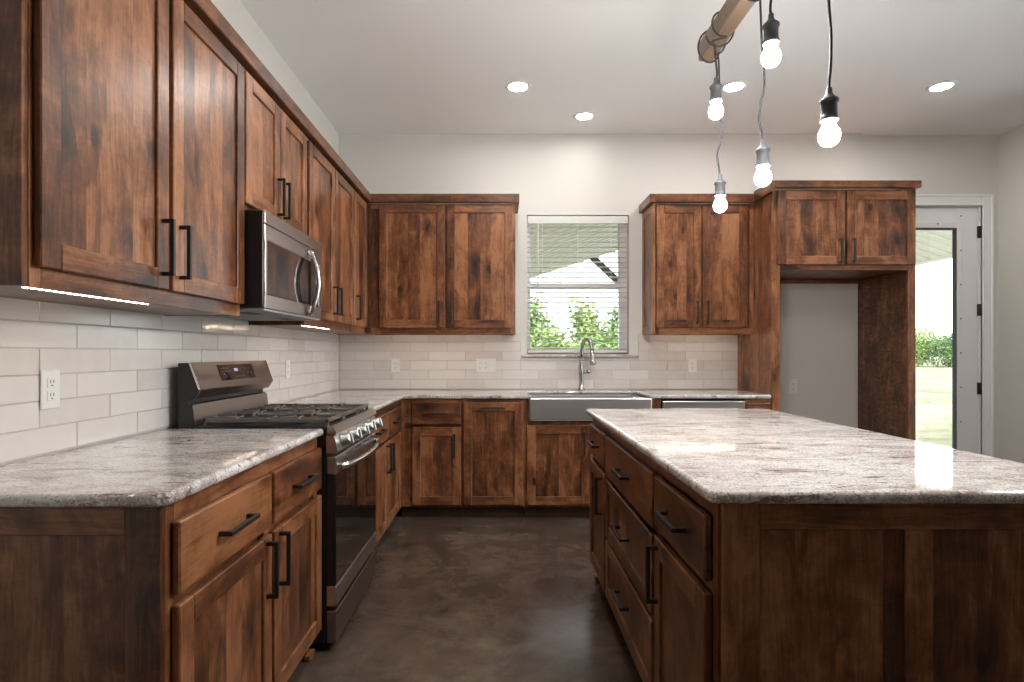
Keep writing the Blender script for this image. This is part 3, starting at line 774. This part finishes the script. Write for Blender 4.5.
# crown boards
mb = MB(); z0, z1 = TOP+.001, 2.457
mb.box(-1.066, -1.020, 1.262, 4.545, z0, z1, 'y', .003, board=.08).box(-1.368, -1.066, 1.262, 1.306, z0, z1, 'x', .003, board=.08)
mb.box(-1.066, .135, 4.50, 4.546, z0, z1, 'x', .003, board=.08).box(.098, .135, 4.546, D-.002, z0, z1, 'y', .003, board=.08)
tag(obj('crown_moulding', mb, WOOD), 'flat brown crown board along the left and back-left wall cabinets', 'moulding')
mb = MB()
mb.box(1.148, 1.190, 4.50, D-.002, z0, z1, 'y', .003, board=.08).box(1.190, 1.972, 4.50, 4.546, z0, z1, 'x', .003, board=.08)
tag(obj('crown_moulding', mb, WOOD), 'short flat crown board on the wall cabinet right of the window', 'moulding')
mb = MB(); z0, z1 = 2.421, 2.473
mb.box(1.950, 1.977, 4.205, 4.498, z0-.03, z1, 'y', .003, board=.08).box(1.977, 3.045, 4.205, 4.252, z0, z1, 'x', .003, board=.08).box(3.008, 3.045, 4.252, D-.002, z0, z1, 'y', .003, board=.08)
tag(obj('crown_moulding', mb, WOOD), 'flat crown board on top of the refrigerator surround', 'moulding')

# under-cabinet LED strips
def led(label, horizontal, a0, a1, p, z):
    t = thing('led_strip', label, 'light', ((a0+a1)/2, p, z) if horizontal else (p, (a0+a1)/2, z))
    mb = MB(); n = int((a1-a0)/.022); e = MB()
    if horizontal: mb.box(a0, a1, p-.006, p+.006, z-.004, z, 'x', .0005)
    else: mb.box(p-.006, p+.006, a0, a1, z-.004, z, 'y', .0005)
    for k in range(n):
        u = a0+(k+.5)*(a1-a0)/n
        if horizontal: e.box(u-.007, u+.007, p-.003, p+.003, z-.007, z-.0042, c=.0005)
        else: e.box(p-.0022, p+.0022, u-.007, u+.007, z-.007, z-.0042, c=.0005)
    obj('tape', mb, PLASTIC, t); obj('diodes', e, LEDM, t)
zb = 1.37+.021
led('lit LED strip under the near left wall cabinet', False, 1.315, 1.79, -1.090, 1.3758)
led('lit LED strip under the wall cabinet beyond the microwave', False, 3.16, 3.66, -1.090, 1.3758)
led('lit LED strip under the back-left wall cabinet', True, -.95, .06, 4.62, zb)
led('lit LED strip under the wall cabinet right of the window', True, 1.255, 1.895, 4.70, zb)

# ------------------------------------------------------------------ range
Y0, Y1 = 2.360, 3.115
r = thing('gas_range', 'stainless and black freestanding gas range in the left run', 'range', (-1.0, (Y0+Y1)/2, 0))
obj('body', MB().box(-1.32, -.716, Y0+.004, Y1-.004, .035, .905, c=.004), BLACKE, r)
mb = MB()
mb.box(-1.25, -.700, Y0, Y1, .9055, .921, c=.005); obj('cooktop', mb, BLACKE, r)
mb = MB(); mb.prism([(-.712, .889), (-.678, .889), (-.672, .896), (-.690, .924), (-.712, .924)], Y0, Y1, 'y'); obj('front_trim', mb, STEEL_D, r)
mb = MB(); mb.prism([(-.7155, .812), (-.676, .812), (-.668, .822), (-.684, .884), (-.7155, .884)], Y0, Y1, 'y'); obj('control_panel', mb, STEEL, r)
for y in (2.447, 2.592, 2.737, 2.882, 3.027):
    k = MB(); k.lathe([(.031, 0), (.031, .006), (.028, .009), (.026, .034), (.021, .041)], (0, 0, 0), 20, 'x')
    k.box(.034, .050, -.005, .005, -.022, .022, c=.002)
    M = Matrix.Translation((-.676, y, .849)) @ Matrix.Rotation(-.25, 4, 'Y')
    k.v = [tuple(M @ Vector(v)) for v in k.v]
    obj('knob', k, STEEL, r)
for i in range(3):
    g = MB(); ya = Y0+.018+i*.240; yb = ya+.236; xa, xb = -1.225, -.712; z0, z1 = .934, .950; h = .0065
    for x in (xa+h, xb-h): g.box(x-h, x+h, ya, yb, z0, z1, c=.002)
    for y in (ya+h, yb-h): g.box(xa, xb, y-h, y+h, z0, z1, c=.002)
    for q in (.040, .196): g.box(xa, xb, ya+q-.0045, ya+q+.0045, z0, z1+.003, c=.002)
    ym = (ya+yb)/2; g.box((xa+xb)/2-h, (xa+xb)/2+h, ya, yb, z0, z1, c=.002)
    for cx in ((xa*3+xb)/4, (xa+3*xb)/4):
        for q in (-1, 1):
            g.box(cx-.005, cx+.005, ym+q*.045, ym+q*.115, z0, z1+.006, c=.002)
            g.box(cx+q*.045, cx+q*.125, ym-.005, ym+.005, z0, z1+.006, c=.002)
            for s2 in (-1, 1):
                M = Matrix.Translation((cx, ym, 0)) @ Matrix.Rotation(q*s2*PI/4, 4, 'Z')
                g.box(q*.045, q*.12, -.0045, .0045, z0, z1+.004, c=.002, M=M)
    for x in (xa+h, xb-h):
        for y in (ya+h, yb-h): g.box(x-h, x+h, y-h, y+h, .9215, z0, c=.001)
    obj('grate', g, IRON, r)
for bx_, by_ in ((-1.10, 2.498), (-.84, 2.498), (-.97, 2.737), (-1.10, 2.977), (-.84, 2.977)):
    obj('burner', MB().lathe([(.05, 0), (.048, .006), (.036, .007), (.036, .011), (.030, .0125)], (bx_, by_, .9213), 20), IRON, r)
# oven door
d0, d1 = -.7155, -.676
ov = obj('oven_door', MB().box(d0, d1, Y0+.004, Y1-.004, .725, .797, 'y', .004).box(d0, d1, Y0+.004, Y1-.004, .186, .268, 'y', .003).box(d0, d1-.006, Y0+.004, Y1-.004, .268, .725, 'y', .001, mi=1), [STEEL, BLACKE], r)
obj('glass', MB().box(d1-.0058, d1-.001, Y0+.006, Y1-.006, .2685, .7245, c=.001), BGLASS, ov)
mb = MB()
for a in (2.52, 2.68, 2.84): mb.box(d1-.001, d1+.0006, a, a+.11, .778, .786, c=0)
obj('vent_slots', mb, SLOT, ov)
P = []
for k in range(13):
    t = k/12; P.append((d1+.010+.045*math.sin(PI*t)**.6, Y0+.03+(Y1-Y0-.06)*t, .752))
mb = MB(); mb.tube(P, .0125, 10)
mb.box(d1, d1+.02, Y0+.018, Y0+.044, .738, .766, c=.004).box(d1, d1+.02, Y1-.044, Y1-.018, .738, .766, c=.004)
obj('handle', mb, CHROME, ov)
obj('storage_drawer', MB().box(d0, d1, Y0+.004, Y1-.004, .036, .168, 'y', .003), STEEL_D, r)
for a in (Y0+.05, Y1-.05):
    obj('foot', MB().lathe([(.022, 0), (.022, .010), (.012, .012), (.012, .035)], (-.75, a, 0), 14), RUBBER, r)
    obj('foot', MB().lathe([(.022, 0), (.022, .010), (.012, .012), (.012, .035)], (-1.27, a, 0), 14), RUBBER, r)
# backguard
mb = MB()
prof = [(-1.320, .9055), (-1.320, 1.178), (-1.272, 1.180), (-1.232, 1.070), (-1.252, 1.041), (-1.282, 1.030), (-1.282, 1.012), (-1.264, 1.008), (-1.252, .9215), (-1.252, .9055)]
mb.prism(prof, Y0+.004, Y1-.004, 'y'); bgd = obj('backguard', mb, BLACKE, r)
n = Vector((.110, 0, .040)).normalized()
def on_slant(t, w, y): # point on slanted face
    a = Vector((-1.272, 0, 1.180)); b = Vector((-1.232, 0, 1.070)); p = a+(b-a)*t+n*w; return (p.x, y, p.z)
def slant_panel(mb, t0, t1, y0_, y1_, w0, w1, mi=0):
    V = [on_slant(t, w_, y) for w_ in (w0, w1) for t in (t0, t1) for y in (y0_, y1_)]
    return mb.add(V, [[0, 1, 3, 2], [4, 6, 7, 5], [0, 4, 5, 1], [2, 3, 7, 6], [0, 2, 6, 4], [1, 5, 7, 3]], 'y', mi)
mb = MB(); slant_panel(mb, 0, 1, Y0+.008, Y1-.008, .0005, .003)
V = []
for (x, z) in ((-1.2308, 1.0694), (-1.252, 1.0385)):
    for y in (Y0+.008, Y1-.008): V.append((x, y, z))
V += [(x+.002, y, z-.0025) for x, y, z in V]
mb.add(V, [[0, 1, 3, 2], [4, 6, 7, 5], [0, 4, 5, 1], [2, 3, 7, 6], [0, 2, 6, 4], [1, 5, 7, 3]], 'y')
mb.prism([(-1.2635, 1.006), (-1.2515, .9225), (-1.2495, .9225), (-1.2615, 1.008)], Y0+.006, Y1-.006, 'y')
obj('fascia', mb, SLATE, bgd)
for y in (Y0+.001, Y1-.0085):
    mb = MB(); slant_panel(mb, 0, 1.0, y, y+.0075, -.004, .0045); obj('edge_trim', mb, CHROME, bgd)
mb = MB(); slant_panel(mb, .14, .76, 2.565, 2.915, .0032, .0055); ds = obj('display', mb, BGLASS, bgd)
mb = MB()
for k in range(4): slant_panel(mb, .30, .42, 2.712+k*.010, 2.718+k*.010, .0056, .006)
obj('clock_digits', mb, CLOCKM, ds)
mb = MB(); rr = random.Random(3)
for t, ys in ((.26, (2.57, 2.59, 2.61, 2.63)), (.38, (2.575, 2.595, 2.615, 2.64)), (.50, (2.58,)), (.62, (2.70, 2.722, 2.744, 2.766)), (.3, (2.80, 2.84)), (.5, (2.82, 2.86))):
    for y in ys: slant_panel(mb, t, t+.04, y+.02, y+.029, .0056, .006)
obj('key_marks', mb, MARKM, ds)

# ------------------------------------------------------------------ microwave
m = thing('microwave_oven', 'stainless over-the-range microwave with bowed vertical handle', 'microwave', (-1.17, 2.71, 1.40))
MX = -.967
obj('body', MB().box(XL+.012, MX-.0075, Y0+.008, Y1-.008, 1.404, 1.806, c=.004), BLACKE, m)
mb = MB()
mb.box(MX-.007, MX, Y0+.010, Y1-.008, 1.752, 1.806, 'y', .003).box(MX-.007, MX, Y0+.010, Y1-.008, 1.684, 1.749, 'y', .003)
mb.box(MX-.007, MX, Y0+.010, Y1-.008, 1.404, 1.462, 'y', .003).box(MX-.007, MX, Y0+.010, Y0+.030, 1.462, 1.684, 'z', .002).box(MX-.007, MX, Y1-.05, Y1-.008, 1.462, 1.684, 'z', .002)
md = obj('door', mb, STEEL_D, m)
obj('window', MB().box(MX-.0065, MX-.001, Y0+.030, Y1-.05, 1.462, 1.684, c=.001), BGLASS, md)
obj('release_slot', MB().box(MX-.001, MX+.001, Y1-.034, Y1-.024, 1.47, 1.68, c=0), SLOT, md)
P = []
for k in range(15):
    t = k/14; P.append((MX+.006+.046*math.sin(PI*t)**.85, 2.888, 1.408+.325*t))
mb = MB(); mb.tube(P, .013, 12); obj('handle', mb, CHROME, md)
mb = MB(); mb.box(XL+.012, MX-.004, Y0+.010, Y1-.010, 1.392, 1.4035, c=.004); obj('base_grille', mb, ZINC, m)
for a in (Y0+.06, Y1-.25): obj('filter', MB().box(-1.12, -1.06, a, a+.16, 1.3905, 1.3922, c=0), SLOT, m)

# ------------------------------------------------------------------ recessed lights
def can(x, y, label, lens=None):
    t = thing('recessed_light', label, 'ceiling light', (x, y, H))
    mb = MB(); R0, R1, nn = .092, .062, 32; V = []; F = []
    for rr_, z in ((R0, H-.0005), (R0-.004, H-.005), (R1+.004, H-.008), (R1, H-.004), (R1, H-.0005)):
        for k in range(nn):
            a = 2*PI*k/nn; V.append((x+rr_*math.cos(a), y+rr_*math.sin(a), z))
    for i in range(4):
        for k in range(nn):
            k2 = (k+1) % nn; F.append([i*nn+k, (i+1)*nn+k, (i+1)*nn+k2, i*nn+k2])
    mb.add(V, F, smooth=True); obj('trim_ring', mb, TRIMP, t)
    mb = MB(); mb.lathe([(R1-.001, H-.0045), (R1-.001, H-.001)], (x, y, 0), 32); obj('lens', mb, lens or CANM, t)
    return t
cs = can(.11, 4.00, 'recessed ceiling light left of centre, nearest the left wall cabinets')
can(.64, 4.50, 'recessed ceiling light just above the window', CANM_DIM)
for x, y, l in ((1.60, 4.00, 'recessed ceiling light behind the hanging bulbs'), (3.03, 4.00, 'recessed ceiling light at the right in front of the door'),
                (.11, 2.3, 'unseen recessed ceiling light added to brighten the aisle'), (3.03, 1.7, 'unseen recessed ceiling light added right of the island for brightness')):  # last two are out of view, added to brighten the room
    dup(cs, (x, y, H), l)

# ------------------------------------------------------------------ beam and hanging bulbs
b = thing('hanging_beam', 'pale rough wooden beam hung from the ceiling over the island', 'light fixture', (.882, 1.9, 2.483))
BX0, BX1, BZ0, BZ1, BY0, BY1 = .851, .915, 2.483, 2.562, 1.22, 2.515
mb = MB(); mb.box(BX0, BX1, BY0, BY1, BZ0, BZ1, 'y', .004); obj('timber', mb, BEAM, b)
for y in (1.45, 2.22):
    obj('suspension_rod', MB().tube([(.883, y, BZ1-.002), (.883, y, H-.012)], .005, 8).lathe([(.03, H-.014), (.045, H-.001)], (.883, y, 0), 16), BLACKM, b)
def pend(label, x, y, z, pathz, wraps, twin=False):
    """bulb centre at x, y, z; pathz = cord points above the socket top (dx, dz)"""
    z -= .006
    t = thing('pendant_bulb', label, 'pendant light', (x, y, z-.035))
    prof = [(.002, -.029), (.0105, -.0277), (.0185, -.0224), (.025, -.0132), (.0272, -.0018), (.0262, .008), (.0224, .0165), (.0178, .0235), (.0158, .029), (.0150, .043)]
    obj('bulb', MB().lathe(prof, (x, y, z), 24), BULBM, t)
    sp = [(.0165, .039), (.0225, .039), (.0240, .042), (.0240, .048), (.0215, .051), (.0205, .059), (.0205, .086), (.0235, .089), (.0245, .095), (.021, .100), (.015, .104), (.0115, .110), (.0085, .114), (.0078, .128), (.0065, .130)]
    obj('socket', MB().lathe(sp, (x, y, z), 24), SOCKM, t)
    top = z+.128; pts = [(x, y, top-.004)]+[(x+a, y+e, top+dz) for a, e, dz in pathz]
    for (yw, turns, dirn) in wraps:
        # climb to the beam and coil round it
        n0 = 18*turns; hx, hz = (BX1-BX0)/2+.006, (BZ1-BZ0)/2+.006; cx, cz = (BX0+BX1)/2, (BZ0+BZ1)/2
        for k in range(int(n0)+1):
            a = dirn*2*PI*k/18-PI/2*1.0
            pts.append((cx+hx*1.32*math.cos(a), yw+.09*(k/n0-.5), cz+hz*1.32*math.sin(a)))
    # smooth the path
    Q = [Vector(p) for p in pts]
    out = []
    for i in range(len(Q)-1):
        p0, p1, p2, p3 = Q[max(i-1, 0)], Q[i], Q[i+1], Q[min(i+2, len(Q)-1)]
        for s_ in range(4):
            u = s_/4; out.append(.5*((2*p1)+(p2-p0)*u+(2*p0-5*p1+4*p2-p3)*u*u+(3*p1-p0-3*p2+p3)*u*u*u))
    out.append(Q[-1]); obj('cord', MB().tube(out, .0040, 8), CORDM, t)
    return t
S_ = lambda Y: Y/580
pend('nearest and largest hanging bulb, alone at the right of the cluster', .891, 1.58, 1.818, [(0, 0, .02), (.004, 0, .06), (.0055, 0, .14), (.0, 0, .22), (-.004, 0, .30), (-.008, 0, .37), (-.008, -.01, .48), (-.010, -.02, .53)], [(1.56, 1.25, 1)])
pend('highest hanging bulb, close under the beam', .807, 1.74, 2.114, [(-.002, 0, .02), (.002, 0, .07), (.004, 0, .14), (.02, 0, .21), (.035, 0, .24)], [(1.76, 1.25, -1)])
pend('hanging bulb on a long cord in the middle of the cluster', .900, 2.00, 1.830, [(-.005, 0, .03), (-.014, 0, .07), (-.010, 0, .12), (.003, 0, .18), (.004, 0, .24), (-.004, 0, .34), (-.008, 0, .44), (-.010, 0, .50)], [(2.02, 1.25, 1)])
pend('hanging bulb on a short looped cord at the far beam end', .830, 2.25, 2.163, [(.004, 0, .02), (-.002, 0, .08), (-.006, 0, .13), (.002, .05, .17)], [(2.325, 1.25, -1)])
pend('farthest hanging bulb, below the short looped one', .925, 2.46, 1.852, [(-.006, 0, .04), (-.012, 0, .09), (.004, 0, .15), (.010, 0, .19), (.004, 0, .24), (-.002, 0, .32), (-.004, 0, .42), (-.008, 0, .50), (-.02, 0, .515)], [(2.455, 1.3, 1)])

# ------------------------------------------------------------------ outdoors
struct(obj('ground', MB().box(-60, 90, D2+.15, 140, -.20, -.05, c=0), GRASS))
# gabled porch roof with ribbed soffit, eave running away from the house on the right
g = thing('porch_roof', 'cream ribbed metal porch roof seen through window and door', 'roof', (3.6, 7.5, 2.3))
YA, YB = D2+.16, 10.0
XA, XE = -1.2, 7.05; ZE = 1.22+.2155*XE; sl = .318
zl = lambda x: 2.513+sl*(x-.5)
XRg = (ZE+sl*XE-2.513+sl*.5)/(2*sl); ZR = zl(XRg)
def soffit(xa, za, xb, zb):
    mb = MB(); n = 21; st = (YB-YA)/n; up = .13; V = []; F = []
    prof = []
    for k in range(n):
        y = YA+k*st; prof += [(y, 0), (y+st*.60, 0), (y+st*.64, up), (y+st*.96, up)]
    prof.append((YB, 0))
    for y, d_ in prof: V += [(xa, y, za+d_), (xb, y, zb+d_)]
    m_ = len(V); V += [(x, y, z+.05) for x, y, z in V]
    for i in range(len(prof)-1):
        a = 2*i; F.append([a, a+2, a+3, a+1]); F.append([m_+a, m_+a+1, m_+a+3, m_+a+2])
    e = m_-2; F += [[0, 1, m_+1, m_], [e, m_+e, m_+e+1, e+1]]
    mb.add(V, F, 'x'); return mb
obj('soffit', soffit(XA, zl(XA), XRg, ZR), PORCH, g); obj('soffit', soffit(XRg, ZR, XE, ZE), PORCH, g)
obj('eave_trim', MB().box(XE-.01, XE+.03, YA, YB, ZE-.03, ZE+.14, 'y', .003), PORCH, g)
mb = MB()
for (x, y) in ((1.35, 6.6), (1.0, 8.0), (2.6, 6.9)):
    z = zl(x); mb.box(x-.09, x+.09, y-.07, y+.07, z-.012, z+.004, c=.002)
obj('soffit_light', mb, PLASTIC, g)
pz = thing('porch_post', 'dark timber porch post with diagonal brace outside the window', 'post', (2.17, 9.9, -.05))
zt = zl(2.17)-.03
obj('post', MB().box(2.10, 2.24, 9.83, 9.97, -.05, zt, c=.004), POSTM, pz)
bx0, bz0, bx1, bz1 = (592-502)*9.9/580, 1.22+(353-257)*9.9/580, (624-502)*9.9/580, 1.22+(353-287)*9.9/580
dv = Vector((bx1-bx0, 0, bz1-bz0)).normalized(); nv = Vector((-dv.z, 0, dv.x))*.05
A_, B_ = Vector((bx0, 0, bz0)), Vector((bx1, 0, bz1))
obj('brace', MB().prism([((A_-nv).x, (A_-nv).z), ((B_-nv).x, (B_-nv).z), ((B_+nv).x, (B_+nv).z), ((A_+nv).x, (A_+nv).z)], 9.85, 9.95, 'y'), POSTM, pz)

def foliage(c, R, n, size, rnd, clumps=14):
    mb = MB(); cl = []
    for _ in range(clumps):
        d_ = Vector((rnd.gauss(0, 1), rnd.gauss(0, 1), rnd.gauss(0, 1))).normalized()*rnd.uniform(.3, .85)
        cl.append((Vector((c[0]+d_.x*R[0], c[1]+d_.y*R[1], c[2]+d_.z*R[2])), rnd.uniform(.30, .5)))
    for i in range(n):
        cc, rad = rnd.choice(cl); d_ = Vector((rnd.gauss(0, 1), rnd.gauss(0, 1), rnd.gauss(0, 1))).normalized()*rad*rnd.uniform(.55, 1.05)
        p = cc+Vector((d_.x*R[0], d_.y*R[1], d_.z*R[2]))
        a = Vector((rnd.gauss(0, 1), rnd.gauss(0, 1), rnd.gauss(0, .6))).normalized(); b_ = a.cross(Vector((rnd.gauss(0, 1), rnd.gauss(0, 1), rnd.gauss(0, 1)))).normalized()
        s_ = size*rnd.uniform(.6, 1.3); l = a*s_; w_ = b_*s_*.5
        mb.add([tuple(p-l), tuple(p+w_), tuple(p+l), tuple(p-w_)], [[0, 1, 2, 3]], board=rnd.random())
    return mb
def tree(label, px, topy, Y, rx, leaf, seed, basez=-.05, name='tree', n=2600):
    rnd = random.Random(seed); X = (px-502)*Y/580; Z = 1.22+(353-topy)*Y/580
    t = thing(name, label, 'tree' if name == 'tree' else 'bush', (X, Y, basez)); h = Z-basez
    RX = rx*Y/580
    obj('trunk', MB().tube([(X, Y, basez), (X+.05, Y, basez+h*.3), (X-.03, Y, basez+h*.6)], [h*.035, h*.028, h*.012], 8), BARK, t)
    obj('foliage', foliage((X, Y, basez+h*.46), (RX, RX*.7, h*.56), n, .024*h+.035, rnd, 36), leaf, t)
tree('dense leafy tree at the left edge of the window view', 530, 302, 22, 30, LEAF, 1, n=4200)
tree('tallest leafy tree in the middle of the window view', 583, 298, 24, 28, LEAF2, 2, n=4200)
tree('dark leafy tree at the right edge of the window view', 622, 300, 21, 24, LEAF3, 3, n=3800)
tree('low rounded bush in the window gap left of the tallest tree', 555, 328, 20.4, 30, LEAF2, 4, name='bush', n=3400)
tree('low rounded bush under the right side of the window view', 604, 324, 16.6, 33, LEAF, 5, name='bush', n=3400)
tree('broad leafy tree at the left of the door glass view', 912, 328, 56, 36, LEAF2, 6, n=7000)
tree('dense evergreen tree at the right of the door glass view', 949, 332, 52, 26, LEAF3, 7, n=6500)
tree('pale distant tree at the right end of the field hedge', 986, 331, 62, 26, LEAF2, 8)

# ------------------------------------------------------------------ groups of repeats
GROUPS = {'base_cabinet': 'base cabinets along the kitchen walls', 'wall_cabinet': 'wall cabinets above the worktops', 'island_cabinet': 'cabinet units of the kitchen island',
          'wall_outlet': 'white outlets on the walls', 'recessed_light': 'recessed ceiling lights', 'pendant_bulb': 'bulbs hanging from the wooden beam', 'led_strip': 'LED strips under the wall cabinets',
          'granite_worktop': 'granite worktops', 'crown_moulding': 'crown boards on the cabinets', 'tile_backsplash': 'white tile backsplashes', 'tree': 'trees outside', 'bush': 'bushes outside the window'}
for o in list(sc.objects):
    if o.parent is None and 'label' in o:
        q = o.name.split('.')[0]
        if q in GROUPS: o['group'] = GROUPS[q]
